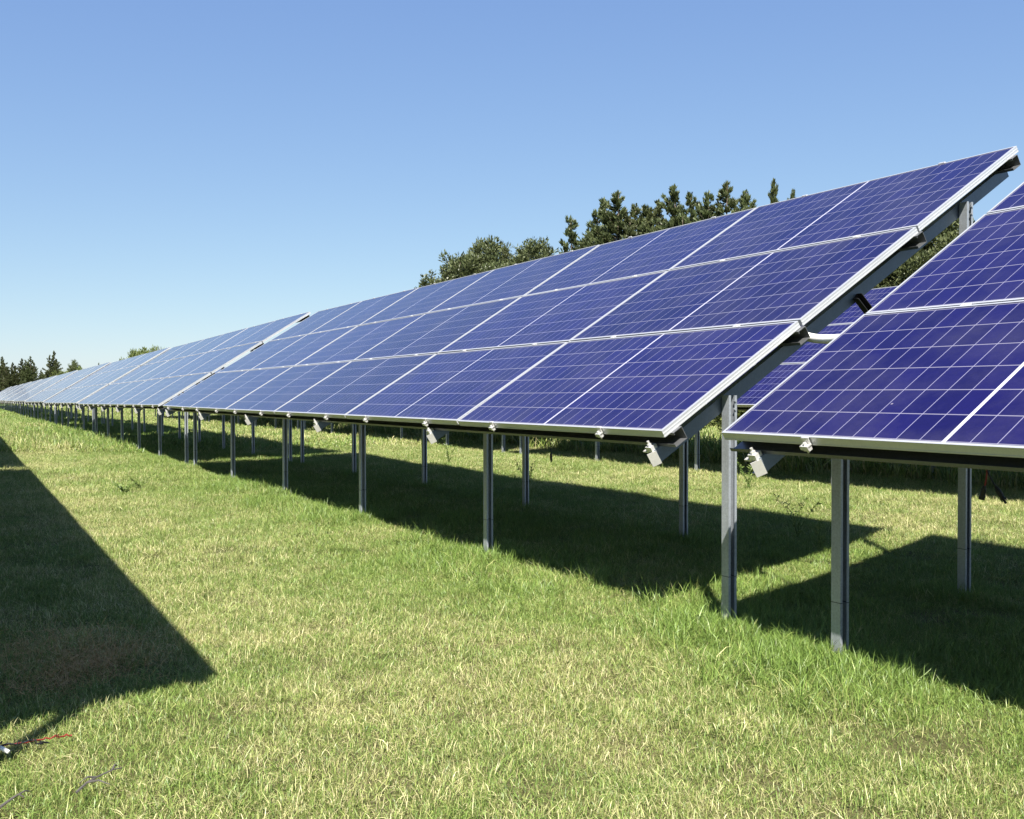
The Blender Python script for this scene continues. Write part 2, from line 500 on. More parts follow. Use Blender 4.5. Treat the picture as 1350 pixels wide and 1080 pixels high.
# 19: brown mown hay
_hay = blade_patch('hay', 600, 150, 0.26, 0.06, 0.16, 0.0016, 0.003, 0.9, 1.0, 1.0)
patch(k_, _hay)
_hm = simple('brown_hay', (0.42, 0.275, 0.11), 0.9, 0, 0.3, 40)
_hay.materials.clear(); _hay.materials.append(_hm)
def scatter():
    g = rng(11)
    P = []; I = []; Sx = []; Rz = []
    def put(x, y, idx, s):
        P.append(np.stack([x, y, zg(x, y)], -1)); I.append(idx); Sx.append(s); Rz.append(g.uniform(0, 6.283, len(x)))
    def field(n, x0, x1, y0, y1):
        return g.uniform(x0, x1, n), g.uniform(y0, y1, n)
    va = math.atan2(_F.y, _F.x)
    def polar(x, y):
        dx, dy = x - CAM.x, y - CAM.y
        a = (np.arctan2(dy, dx) - va + math.pi) % (2 * math.pi) - math.pi
        return np.hypot(dx, dy), np.abs(a)
    # near turf
    def lane(dens, rmin, rmax, amax, idxs, s0, s1, cond=None, box=(-60, 14, -9, 22)):
        st = dens ** -0.5
        x, y = np.meshgrid(np.arange(box[0], box[1], st), np.arange(box[2], box[3], st))
        x = x.ravel() + g.uniform(-.6, .6, x.size) * st; y = y.ravel() + g.uniform(-.6, .6, y.size) * st
        r, a = polar(x, y)
        m = (r >= rmin) & (r < rmax) & (a < amax)
        if cond is not None: m &= cond(x, y)
        x, y = x[m], y[m]
        put(x, y, g.choice(idxs, len(x)), g.uniform(s0, s1, len(x)))
    sh = list(range(6)); lo = list(range(6, 10)); dr = [10, 11, 12]; fa = [13, 14, 15, 16]; ft = [17, 18]
    lane(30, 1.2, 7.5, R(50), sh, 0.75, 1.15, box=(-6, 8, -8, 8))
    lane(17, 7.5, 14, R(42), sh, 0.9, 1.3, box=(-14, 6, -8, 16))
    lane(10, 14, 24, R(40), sh, 1.1, 1.7, box=(-24, 4, -8, 22))
    lane(6, 0.3, 12, R(180), sh, 1.0, 1.4, lambda x, y: polar(x, y)[1] > R(48), box=(-9, 16, -15, 9))
    # longer grass along the post line and in the shade
    def longc(x, y):
        n = np.sin(x * 1.3 + 1) * np.sin(y * 1.7 + x * .4) + 0.6 * np.sin(x * 3.1 + y * 2.3)
        return (y > -0.15) & (y < 1.7) & (n > -0.55 + 0.5 * np.abs(y - 0.7))
    lane(11, 1.2, 16, R(50), lo, 0.5, 1.0, longc, box=(-14, 8, -1, 2))
    lane(3, 1.2, 22, R(50), lo, 0.35, 0.75, lambda x, y: (y > 1.2) & (y < 3.4), box=(-20, 8, 1, 3.5))
    lane(0.5, 1.2, 14, R(50), lo, 0.3, 0.5, lambda x, y: y < 0, box=(-12, 8, -8, 0))
    # grass round every near post foot
    for i in range(12):
        x0 = -0.0715 - 2.778 * i
        for yy, m in ((0.5075, 26), (2.435, 10)):
            x = g.normal(x0, 0.13, m); y = g.normal(yy - 0.02, 0.11, m)
            put(x, y, g.choice(lo, m), g.uniform(0.45, 0.85, m))
    for x0 in (0.68,):
        x = g.normal(x0, 0.12, 30); y = g.normal(0.46, 0.09, 30)
        put(x, y, g.choice(lo, 30), g.uniform(0.4, 0.85, 30))
    # dry stems lying in the turf
    def dryc(x, y):
        return (np.sin(x * 1.9 + y * 1.1) + np.sin(y * 2.7 - x * .8) > -0.4) & (y < 0.1)
    lane(2.4, 1.2, 11, R(50), dr, 0.4, 0.85, dryc, box=(-8, 8, -8, 0.2))
    lane(2.0, 6, 22, R(42), dr, 0.8, 1.4, lambda x, y: (y > 3.3) & (y < 6.2), box=(-18, 4, 3.2, 6.4))
    # heap of mown hay in the shade at the left
    m = 150
    x = g.normal(-1.16, 0.24, m); y = g.normal(-2.62, 0.12, m)
    put(x, y, np.full(m, 19), g.uniform(0.7, 1.15, m))
    # bleached straw at the lower edge of that shade
    m = 40
    x = g.normal(0.10, 0.16, m); y = g.normal(-2.86, 0.10, m)
    put(x, y, g.choice(dr, m), g.uniform(0.4, 0.7, m))
    # taller unmown grass far down the lane and behind the second row
    lane(1.5, 24, 70, R(40), ft, 0.5, 0.9, lambda x, y: (np.sin(x * .5) * np.sin(y * .9 + x * .23) > -0.1) & (y < 0.6), box=(-66, -14, -7, 0.8))
    lane(3.0, 12, 60, R(40), ft, 0.9, 1.5, lambda x, y: (y > 8.8) & (y < 12.5), box=(-50, 4, 8.8, 12.5))
    # distant turf
    lane(3.6, 24, 75, R(38), fa, 0.8, 1.2, box=(-70, 0, -10, 26))
    lane(1.0, 75, 230, R(36), fa, 1.2, 2.2, box=(-225, -60, -12, 26))
    # thin fringe for sideways views
    P_ = np.concatenate(P); I_ = np.concatenate(I); S_ = np.concatenate(Sx); R_ = np.concatenate(Rz)
    return P_, I_, S_, R_
gp, gi, gs_, grz = scatter()
me = bpy.data.meshes.new('grass')
me.vertices.add(len(gp))
me.vertices.foreach_set('co', gp.astype(np.float32).ravel())
a = me.attributes.new('pidx', 'INT', 'POINT'); a.data.foreach_set('value', gi.astype(np.int32))
a = me.attributes.new('pscl', 'FLOAT', 'POINT'); a.data.foreach_set('value', gs_.astype(np.float32))
a = me.attributes.new('prot', 'FLOAT_VECTOR', 'POINT')
tilt = rng(3).normal(0, 0.06, (len(gp), 2))
a.data.foreach_set('vector', np.stack([tilt[:, 0], tilt[:, 1], grz], -1).astype(np.float32).ravel())
me.update()
grass = obj('grass', me)
tag(grass, 'short sunlit grass and dry straw covering the ground of the solar field', 'grass', kind='stuff')
ng = bpy.data.node_groups.new('grass_scatter', 'GeometryNodeTree')
ng.interface.new_socket('Geometry', in_out='INPUT', socket_type='NodeSocketGeometry')
ng.interface.new_socket('Geometry', in_out='OUTPUT', socket_type='NodeSocketGeometry')
gin = ng.nodes.new('NodeGroupInput'); gout = ng.nodes.new('NodeGroupOutput')
ci = ng.nodes.new('GeometryNodeCollectionInfo')
ci.inputs['Collection'].default_value = patches
ci.inputs['Separate Children'].default_value = True
ci.inputs['Reset Children'].default_value = True
iop = ng.nodes.new('GeometryNodeInstanceOnPoints')
iop.inputs['Pick Instance'].default_value = True
def gattr(name, typ):
    nd = ng.nodes.new('GeometryNodeInputNamedAttribute'); nd.data_type = typ
    nd.inputs['Name'].default_value = name
    return nd.outputs['Attribute']
ng.links.new(gin.outputs[0], iop.inputs['Points'])
ng.links.new(ci.outputs[0], iop.inputs['Instance'])
ng.links.new(gattr('pidx', 'INT'), iop.inputs['Instance Index'])
ng.links.new(gattr('prot', 'FLOAT_VECTOR'), iop.inputs['Rotation'])
ng.links.new(gattr('pscl', 'FLOAT'), iop.inputs['Scale'])
ng.links.new(iop.outputs[0], gout.inputs[0])
md = grass.modifiers.new('scatter', 'NODES')
md.node_group = ng

# ------------------------------------------------------------------ solar tables
TH = 0.559
CT, ST = math.cos(TH), math.sin(TH)
WP, HP = 2.3707, 1.1187            # module pitch along and up the table
H0 = 1.024                         # height of the lower edge
NMOD, NFR = 6, 6
LEN = NMOD * WP - 0.02
TPITCH = NMOD * WP - 0.02 + 0.453
FSP = 2.778
FX0 = -0.0715
YF, YR = 0.5075, 2.435
def tp(x, v, n):
    """table point: along the row, up the slope, out of the panel plane"""
    return (x, v * CT - n * ST, H0 + v * ST + n * CT)

def build_table():
    root = empty('solar_table', (0, 0, 0))
    tag(root, 'x', 'solar table', 'front row of solar tables')
    # panel: laminate with a frame round it
    m = MB()
    m.box((-PW + 0.009, 0.009, -0.0085), (-0.009, PH - 0.009, -0.0025), 0)
    m.m[-6] = 1                                            # underside: backsheet
    m_panel = m.mesh('solar_panel', [M_cell, M_back])
    f = MB()
    t, d = 0.011, 0.040
    def bar(a, b):
        f.box(a, b)
    bar((-PW, 0, -d), (0, t, 0)); bar((-PW, PH - t, -d), (0, PH, 0))
    bar((-t, t, -d), (0, PH - t, 0)); bar((-PW, t, -d), (-PW + t, PH - t, 0))
    # bottom return flanges
    bar((-PW + t, t, -d), (-t, t + 0.022, -d + 0.002)); bar((-PW + t, PH - t - 0.022, -d), (-t, PH - t, -d + 0.002))
    # groove line on the long outer faces
    bar((-PW, -0.0015, -d), (0, 0, -d + 0.006)); bar((-PW, -0.0015, -0.005), (0, 0, 0))
    bar((0, 0, -d), (0.0015, PH, -d + 0.006)); bar((0, 0, -0.022), (0.0015, PH, -0.018)); bar((0, 0, -0.006), (0.0015, PH, 0))
    m_frame = f.mesh('panel_frame', M_alu)
    g = rng(77)
    for i in range(NMOD):
        for kk in range(3):
            jx, jn = g.normal(0, 0.0012), g.normal(0, 0.0008)
            p = obj('solar_panel', m_panel, root, tp(-WP * i + jx, HP * kk, jn), (TH + g.normal(0, 0.0009), g.normal(0, 0.0007), 0))
            obj('panel_frame', m_frame, p)
    # posts: lipped C sections open towards +x
    def csec(wx, wy, lip, t):
        a, b = wx / 2, wy / 2
        return [(-a, -b), (a, -b), (a, -b + lip), (a - t, -b + lip), (a - t, -b + t), (-a + t, -b + t),
                (-a + t, -0.004), (-a + t + 0.006, 0), (-a + t, 0.004),
                (-a + t, b - t), (a - t, b - t), (a - t, b - lip), (a, b - lip), (a, b), (-a, b)]
    def post_mesh(nm, z1a, z1b):
        q = MB(); pr = csec(0.056, 0.056, 0.015, 0.003)
        q.prism(pr, lambda p: (p[0], p[1], -0.35), lambda p: (p[0], p[1], z1a + (p[1] / 0.062) * (z1b - z1a)))
        # bolts fixing it to the rafter
        for bz in (0.03, 0.075):
            q.tube([(0.0235, 0.014, z1a - bz), (0.034, 0.014, z1a - bz)], 0.007, 6)
        return q.mesh(nm, M_galv)
    nraf = -0.113
    def zr(y):
        return H0 + y * ST / CT + (nraf - 0.006) / CT
    mp_f = post_mesh('post', zr(YF), zr(YF) + 0.0)
    mp_r = post_mesh('post', zr(YR), zr(YR) + 0.0)
    # rafter: C channel with its web on the +x side
    q = MB()
    x1 = -0.110; v0, v1 = -0.020, 3.320; n1, n0 = -0.113, -0.186; t = 0.004; fl = 0.045
    pr = [(x1, n1), (x1, n0), (x1 - fl, n0), (x1 - fl, n0 + 0.012), (x1 - fl + t, n0 + 0.012), (x1 - fl + t, n0 + t), (x1 - t, n0 + t),
          (x1 - t, n1 - t), (x1 - fl + t, n1 - t), (x1 - fl + t, n1 - 0.012), (x1 - fl, n1 - 0.012), (x1 - fl, n1)]
    q.prism(pr, lambda p: tp(p[0], v0, p[1]), lambda p: tp(p[0], v1, p[1]))
    m_raft = q.mesh('rafter', M_raft)
    # end bracket: folded plate closing the rafter's low end, bolt and washer block on top
    def slab(mb, xa, xb, va, vb, na, nb):
        vs_ = [tp(x, v, n) for n in (na, nb) for (x, v) in ((xa, va), (xb, va), (xb, vb), (xa, vb))]
        mb.add(vs_, [(0, 3, 2, 1), (4, 5, 6, 7), (0, 1, 5, 4), (1, 2, 6, 5), (2, 3, 7, 6), (3, 0, 4, 7)])
    q = MB()
    pa, pb = (x1 - 0.027, v0 - 0.038), (x1 + 0.004, v0 + 0.002)      # face plate, set askew
    vs_ = [tp(x, v, n) for n in (n0 - 0.006, n1 - 0.004) for (x, v) in (pa, pb, (pb[0] - .005, pb[1] + .003), (pa[0] - .005, pa[1] + .003))]
    q.add(vs_, [(0, 3, 2, 1), (4, 5, 6, 7), (0, 1, 5, 4), (1, 2, 6, 5), (2, 3, 7, 6), (3, 0, 4, 7)])
    slab(q, x1 - 0.090, x1 - 0.050, v0 - 0.006, v0 + 0.030, n0 - 0.012, n0 - 0.008)    # lower flange
    slab(q, x1 - 0.095, x1 - 0.045, v0 - 0.010, v0 + 0.020, n1 - 0.012, n1 - 0.004)    # upper flange
    slab(q, x1 - 0.055, x1 - 0.008, v0 - 0.012, v0 + 0.030, n1 - 0.004, n1 + 0.024)    # cleat
    q.tube([tp(x1 - 0.032, v0 + 0.006, n1 + 0.024), tp(x1 - 0.032, v0 + 0.006, n1 + 0.036)], 0.013, 6)
    q.tube([tp(x1 - 0.032, v0 + 0.006, n1 + 0.036), tp(x1 - 0.032, v0 + 0.006, n1 + 0.052)], 0.007, 8)
    m_brk = q.mesh('end_bracket', M_cast)
    # diagonal brace from the rafter down to the rear post
    q = MB()
    A = Vector(tp(x1 + 0.026, 1.66, -0.150)); B = Vector((x1 + 0.026, YR - 0.032, 0.98))
    d_ = (B - A).normalized(); pe = Vector((1, 0, 0)).cross(d_)
    pr = [(0.02, 0.022), (-0.02, 0.022), (-0.02, -0.022), (0.02, -0.022), (0.02, -0.018), (-0.016, -0.018), (-0.016, 0.018), (0.02, 0.018)]
    q.prism(pr, lambda p: A + Vector((p[0], 0, 0)) + pe * p[1], lambda p: B + Vector((p[0], 0, 0)) + pe * p[1])
    m_brace = q.mesh('brace', M_black)
    for i in range(NFR):
        dx = -FSP * i
        obj('post', mp_f, root, (FX0 + dx, YF, 0)); obj('post', mp_r, root, (FX0 + dx, YR, 0))
        r_ = obj('rafter', m_raft, root, (dx, 0, 0))
        obj('end_bracket', m_brk, r_)
        obj('brace', m_brace, root, (dx, 0, 0))
    # purlins: lipped C sections along the row, open downhill
    for v in (0.105, HP - 0.005, 2 * HP - 0.005, 3 * HP - 0.075):
        q = MB()
        a, b, t = -0.0405, -0.1125, 0.003
        pr = [(v, a), (v - 0.062, a), (v - 0.062, a - 0.014), (v - 0.062 + t, a - 0.014), (v - 0.062 + t, a - t), (v - t, a - t),
              (v - t, b + t), (v - 0.085 + t, b + t), (v - 0.085 + t, b + 0.017), (v - 0.085, b + 0.017), (v - 0.085, b), (v, b)]
        q.prism(pr, lambda p: tp(0.022, p[0], p[1]), lambda p: tp(-LEN - 0.022, p[0], p[1]))
        obj('purlin', q.mesh('purlin', M_galv2), root)
    # end clamps on the lower edge
    q = MB()
    def b2(xa, xb, va, vb, na, nb):
        vs_ = [(x, v, n) for n in (na, nb) for (x, v) in ((xa, va), (xb, va), (xb, vb), (xa, vb))]
        q.add(vs_, [(0, 3, 2, 1), (4, 5, 6, 7), (0, 1, 5, 4), (1, 2, 6, 5), (2, 3, 7, 6), (3, 0, 4, 7)])
    b2(-0.025, 0.025, -0.008, 0.007, 0.001, 0.005)       # lip over the frame
    b2(-0.025, 0.025, -0.009, -0.004, -0.030, 0.001)     # upright
    b2(-0.027, 0.027, -0.034, -0.004, -0.036, -0.029)    # foot
    b2(-0.027, 0.027, -0.039, -0.034, -0.050, -0.029)    # front drop
    b2(-0.020, 0.020, -0.030, -0.004, -0.062, -0.036)    # block below
    q.tube([(0.0, -0.021, -0.029), (0.0, -0.021, -0.016)], 0.010, 6)
    q.tube([(0.0, -0.021, -0.075), (0.0, -0.021, -0.062)], 0.006, 6)
    m_clamp = q.mesh('clamp', M_cast)
    q = MB()
    b2(-0.022, 0.022, -0.015, 0.015, 0.001, 0.0035)
    b2(-0.030, 0.030, -0.004, 0.004, -0.030, 0.001)
    q.tube([(0, 0, 0.0035), (0, 0, 0.007)], 0.006, 6)
    m_mid = q.mesh('mid_clamp', M_cast)
    for i in range(NMOD):
        for fx in (0.235, 0.775):
            x = -WP * i - PW * fx
            c_ = obj('clamp', m_clamp, root, tp(x + g.normal(0, .02), 0, 0), (TH, 0, 0)); c_.scale = (0.8, 0.8, 0.85)
            for kk in (1, 2):
                obj('mid_clamp', m_mid, root, tp(x + 0.05 * kk, HP * kk - 0.010, 0), (TH, 0, 0))
            obj('clamp', m_clamp, root, tp(x, 3 * HP - 0.020, 0), (-TH, 0, math.pi))
    return root

proto = build_table()
ORD = ['', 'first', 'second', 'third', 'fourth', 'fifth', 'sixth', 'seventh', 'eighth', 'ninth', 'tenth', 'eleventh']
def zrow(x):
    return -SLOPE * max(0.0, -x)
proto.location = (0, 0, 0)
proto['label'] = 'large complete solar table in the middle, a white conduit at its right end'
t0 = copy_tree(proto)
t0.location = (TPITCH, 0, 0)
t0['label'] = 'nearest solar table at the right edge, two loose plugs hanging under it'
for i in range(2, 12):
    x = -TPITCH * (i - 1)
    t = copy_tree(proto, keep=(lambda ch, i=i: not (i > 4 and ch.name.startswith('mid_clamp'))))
    t.location = (x, 0.004 * ((i * 5) % 3 - 1), zrow(x) + 0.05 + 0.006 * ((i * 7) % 3 - 1))
    t.rotation_euler = (0.005, -0.0058 + 0.0005 * ((i * 3) % 3), 0.0006 * ((i * 5) % 3 - 1))
    t['label'] = {
        2: 'pale blue solar table directly left of the sky-lit gap beside the large middle table',
        11: 'last grey solar table of the front row, standing before the far conifers',
    }.get(i, '%s solar table of the front row counted leftwards from the large middle table' % ORD[i - 1])
# second row behind
B_Y, B_X = 5.84 * 1.1, 0.30
lean_keep = lambda ch: not ch.name.startswith(('mid_clamp', 'clamp', 'brace', 'end_bracket'))
for i in range(4):
    x = B_X - TPITCH * i
    t = copy_tree(proto, keep=lean_keep)
    t.location = (x, B_Y, zrow(x) + 0.045)
    t['group'] = 'second row of solar tables'
    t['label'] = ['second-row solar table whose blue panels show through the gap between the two nearest tables',
                  'second-row solar table, only its legs showing under the large middle table',
                  'second-row solar table, its legs showing under the pale blue table left of the gap',
                  'farthest second-row solar table, its thin legs showing low at the left'][i]
# the row at the photographer's back left: it throws the long shadow over the lane
A_X, A_Y = 1.56 * 1.1, -5.78 * 1.1
for i in range(2):
    x = A_X - TPITCH * i
    t = copy_tree(proto, keep=lean_keep)
    t.location = (x, A_Y, zrow(x))
    t['group'] = 'solar tables outside the frame'
    t['label'] = ['solar table left of the picture whose shadow ends in the lane',
                  'farther solar table left of the picture whose shadow darkens the lane'][i]

# ------------------------------------------------------------------ conduit, plugs, cables
def bez(pts, n=24):
    P = [Vector(p) for p in pts]
    out = []
    for i in range(n + 1):
        t = i / n
        q = list(P)
        while len(q) > 1:
            q = [q[j].lerp(q[j + 1], t) for j in range(len(q) - 1)]
        out.append(q[0])
    return out
a_ = Vector((-0.125, 1.075, 1.548)); b_ = Vector((0.80, 0.82, 1.50))
path = bez([a_, Vector((0.08, 1.02, 1.480)), Vector((0.34, 0.93, 1.500)), b_], 150)
q = MB()
q.tube(path, [0.0235 + (0.002 if i % 2 else -0.0018) for i in range(len(path))], 12)
con = obj('conduit', q.mesh('conduit', M_white, True))
tag(con, 'white corrugated conduit hanging across the gap between the two nearest tables', 'conduit')
q = MB()
q.tube([a_ + Vector((-0.05, 0.01, 0.008)), a_ + Vector((0.02, 0, -0.003))], 0.022, 10)
col_ = obj('collar', q.mesh('collar', M_galv2), con)

def plug(top, bot, dirv, mat, label, male):
    root = empty('cable_plug', top)
    tag(root, label, 'cable plug', 'loose plugs hanging below the panels')
    top = Vector(top); b = Vector(bot); dv = Vector(dirv).normalized()
    q = MB(); q.tube(bez([Vector((0, 0, 0)), Vector((0, 0, -0.05)), b - top - dv * 0.05, b - top], 14), 0.0034, 8)
    obj('cable', q.mesh('cable', mat, True), root)
    q = MB(); o0 = b - top; dv = dv * 0.82
    q.tube([o0, o0 + dv * .012, o0 + dv * .018, o0 + dv * .05, o0 + dv * .052, o0 + dv * .072],
           [0.006, 0.0085, 0.0105, 0.0105, 0.0125 if not male else 0.009, 0.0125 if not male else 0.0085], 10)
    if male:
        q.tube([o0 + dv * .072, o0 + dv * .095], [0.0055, 0.005], 8)
        s_ = dv.orthogonal().normalized() * 0.009
        q.tube([o0 + dv * .066 + s_, o0 + dv * .084 + s_], 0.0022, 6)
        q.tube([o0 + dv * .066 - s_, o0 + dv * .084 - s_], 0.0022, 6)
    obj('connector', q.mesh('connector', M_black), root)
yq = 0.62
plug((1.372, yq, 0.93), (1.362, yq, 0.826), (-0.26, 0, -1), M_red, 'black plug on a red cable, left of the two plugs under the nearest table', False)
plug((1.372, yq, 0.93), (1.412, yq, 0.826), (0.72, 0, -1), M_black, 'black plug on a black cable, right of the two plugs under the nearest table', True)
plug((-2.96, 1.15, 1.0), (-2.965, 1.15, 0.73), (0.05, 0, -1), M_black, 'single black plug hanging under the large middle table between its posts', True)

def ground_cable(name, pts, rad, mat, label, cat, seed):
    g = rng(seed)
    P = [(x, y, float(zg(x, y)) + dz) for x, y, dz in pts]
    fine = []
    for i in range(len(P) - 1):
        for k in range(8):
            t = k / 8
            p = Vector(P[i]).lerp(Vector(P[i + 1]), t)
            fine.append(p + Vector((g.normal(0, .006), g.normal(0, .006), g.normal(0, .004))))
    fine.append(Vector(P[-1]))
    q = MB(); q.tube(fine, rad, 7)
    o = obj(name, q.mesh(name, mat, True))
    tag(o, label, cat)
    return o
def S(*p): return [(x * 1.1, y * 1.1, z) for x, y, z in p]
ground_cable('cable', S((0.25, -2.83, .055), (.17, -2.72, .058), (.16, -2.62, .05), (.11, -2.54, .04), (.09, -2.49, .028)), 0.0028, M_red,
             'thin red cable lying in the grass at the lower left', 'cable', 1)
ground_cable('cable', S((0.24, -2.79, .06), (.19, -2.70, .064), (.175, -2.62, .052), (.15, -2.56, .03)), 0.0030, M_black,
             'thin black cable lying in the grass beside the red one', 'cable', 2)
q = MB(); p0 = Vector((0.17, -2.985, float(zg(.17, -2.985)) + .040))
q.tube([p0, p0 + Vector((.03, .015, .012)), p0 + Vector((.055, .04, 0))], [0.007, 0.008, 0.007], 8)
tag(obj('cable_tie', q.mesh('cable_tie', M_white, True)), 'small white plastic tube round the cables in the grass at the lower left', 'cable tie')
def twig(pts, label, seed, side):
    g = rng(seed); q = MB()
    P = [Vector((x * 1.1, y * 1.1, float(zg(x * 1.1, y * 1.1)) + dz)) for x, y, dz in pts]
    q.tube(P, [0.0045 - 0.003 * i / (len(P) - 1) for i in range(len(P))], 6)
    for i, sx, sy in side:
        q.tube([P[i], P[i] + Vector((sx * .5, sy * .5, .01)), P[i] + Vector((sx, sy, 0.0))], [0.0035, 0.003, 0.0012], 6)
    tag(obj('twig', q.mesh('twig', M_twig)), label, 'twig')
twig([(.685, -2.53, .055), (.66, -2.50, .07), (.645, -2.475, .075), (.62, -2.43, .08), (.60, -2.40, .075)],
     'dark forked twig lying in the grass at the bottom left edge', 4, [(1, .05, .06), (2, .02, -.05), (3, -.03, .02)])
twig([(.70, -2.72, .055), (.68, -2.685, .07), (.655, -2.655, .075), (.64, -2.64, .065)],
     'dark straight twig in the grass at the bottom left corner', 5, [(1, .012, .03)])

# ------------------------------------------------------------------ weeds
def leaf_mat(name, a, b, trans=0.3):
    k = N(name)
    at = k.n('Attribute', attribute_name='bcol')
    sep = k.n('SeparateColor'); k.l(at.outputs['Color'], sep.inputs[0])
    oi = k.n('ObjectInfo')
    c = k.mix(sep.outputs[0], a, b)
    hsv = k.n('HueSaturation'); k.l(c, hsv.inputs['Color'])
    k.l(k.math('ADD', 0.88, k.math('MULTIPLY', oi.outputs['Random'], 0.24)), hsv.inputs['Value'])
    k.l(k.math('ADD', 0.49, k.math('MULTIPLY', oi.outputs['Random'], 0.02)), hsv.inputs['Hue'])
    d = k.n('BsdfDiffuse'); t = k.n('BsdfTranslucent'); gl = k.n('BsdfGlossy', Roughness=0.45)
    k.l(hsv.outputs[0], d.inputs[0]); k.l(hsv.outputs[0], t.inputs[0])
    m1 = k.n('MixShader'); m1.inputs[0].default_value = trans
    k.l(d.outputs[0], m1.inputs[1]); k.l(t.outputs[0], m1.inputs[2])
    m2 = k.n('MixShader'); m2.inputs[0].default_value = 0.03
    k.l(m1.outputs[0], m2.inputs[1]); k.l(gl.outputs[0], m2.inputs[2])
    k.l(m2.outputs[0], k.out.inputs[0])
    return k.m
M_weed = leaf_mat('weed_leaves', (0.09, 0.14, 0.03), (0.24, 0.30, 0.09))
M_con = leaf_mat('conifer_needles', (0.034, 0.050, 0.020), (0.105, 0.122, 0.046), 0.22)
M_cyp = leaf_mat('cypress_scales', (0.045, 0.062, 0.024), (0.120, 0.138, 0.056), 0.22)
M_bush = leaf_mat('bush_leaves', (0.070, 0.105, 0.025), (0.20, 0.24, 0.075), 0.3)
M_bark = simple('bark', (0.085, 0.065, 0.048), 0.9, 0, 0.3, 12)

def leaf_faces(name, C, D, Nn, ln, wd, val, mat):
    """diamond leaves at C, along D, facing Nn (arrays)"""
    n = len(C)
    D = D / np.linalg.norm(D, axis=1, keepdims=True)
    s = np.cross(D, Nn); s /= (np.linalg.norm(s, axis=1, keepdims=True) + 1e-9)
    up = np.cross(s, D)
    V = np.stack([C, C + D * (ln * .45)[:, None] + s * (wd / 2)[:, None] + up * (ln * .06)[:, None], C + D * ln[:, None],
                  C + D * (ln * .45)[:, None] - s * (wd / 2)[:, None] + up * (ln * .06)[:, None]], 1).reshape(-1, 3)
    L = np.arange(4 * n)
    me = np_mesh(name, V, L, [4] * n, mat)
    a = me.color_attributes.new('bcol', 'FLOAT_COLOR', 'POINT')
    c = np.ones((n, 4, 4), np.float32); c[:, :, 0] = val[:, None]
    if len(me.vertices) == 4 * n:
        a.data.foreach_set('color', c.ravel())
    return me

def weed(x, y, h, seed, label, sprd=0.5, nst=4):
    g = rng(seed)
    root = empty('weed', (x, y, float(zg(x, y))))
    tag(root, label, 'weed')
    q = MB(); C = []; D = []
    for s in range(nst):
        az = g.uniform(0, 6.28); hh = h * g.uniform(.6, 1.0)
        P = []
        for i in range(7):
            t = i / 6
            P.append(Vector((math.cos(az) * sprd * hh * t ** 1.6 + g.normal(0, .008), math.sin(az) * sprd * hh * t ** 1.6 + g.normal(0, .008), hh * t)))
        q.tube(P, [0.0035 * (1 - .7 * i / 6) for i in range(7)], 5)
        for kx in range(int(26)):
            t = g.uniform(.15, 1.0); i = min(int(t * 6), 5)
            c = P[i].lerp(P[i + 1], t * 6 - i)
            C.append(tuple(c)); a2 = g.uniform(0, 6.28)
            D.append((math.cos(a2), math.sin(a2), g.uniform(0.1, 1.0)))
    obj('stem', q.mesh('stem', M_weed), root)
    n = len(C)
    obj('leaves', leaf_faces('leaves', np.array(C), np.array(D), g.normal(0, 1, (n, 3)), g.uniform(.025, .065, n), g.uniform(.006, .016, n), g.uniform(0, 1, n), M_weed), root)
weed(-3.75, 0.12, 0.05, 1, 'tiny weed sprig in the lit grass before the large middle table', 0.8, 2)
WE = [(-7.2, 3.35, 0.55, 'tall leafy weed at the back edge of the shade under the middle table', .35, 5),
      (-2.35, 3.3, 0.42, 'thin grass-like weed standing at the shade edge right of the hanging plug', .5, 4),
      (-1.85, 3.05, 0.30, 'small feathery weed standing between the two nearest posts in the shade edge', .5, 3),
      (-9.6, -1.25, 0.20, 'low dark weed in the open lane, nearer of the pair', .9, 7),
      (-10.3, -0.95, 0.24, 'low dark weed in the open lane, farther of the pair', .9, 7),
      (-26.0, 0.55, 0.85, 'bushy dry weed among the far posts of the second table', .35, 8),
      (-12.2, 4.6, 0.5, 'dry brown weed behind the posts near the second row', .4, 6),
      (-5.6, 5.7, 0.45, 'seeding weed in the sunlit strip before the second row', .45, 6)]
for i, (x, y, h, lab, sp_, ns) in enumerate(WE):
    weed(x, y, h, 20 + i, lab, sp_, ns)

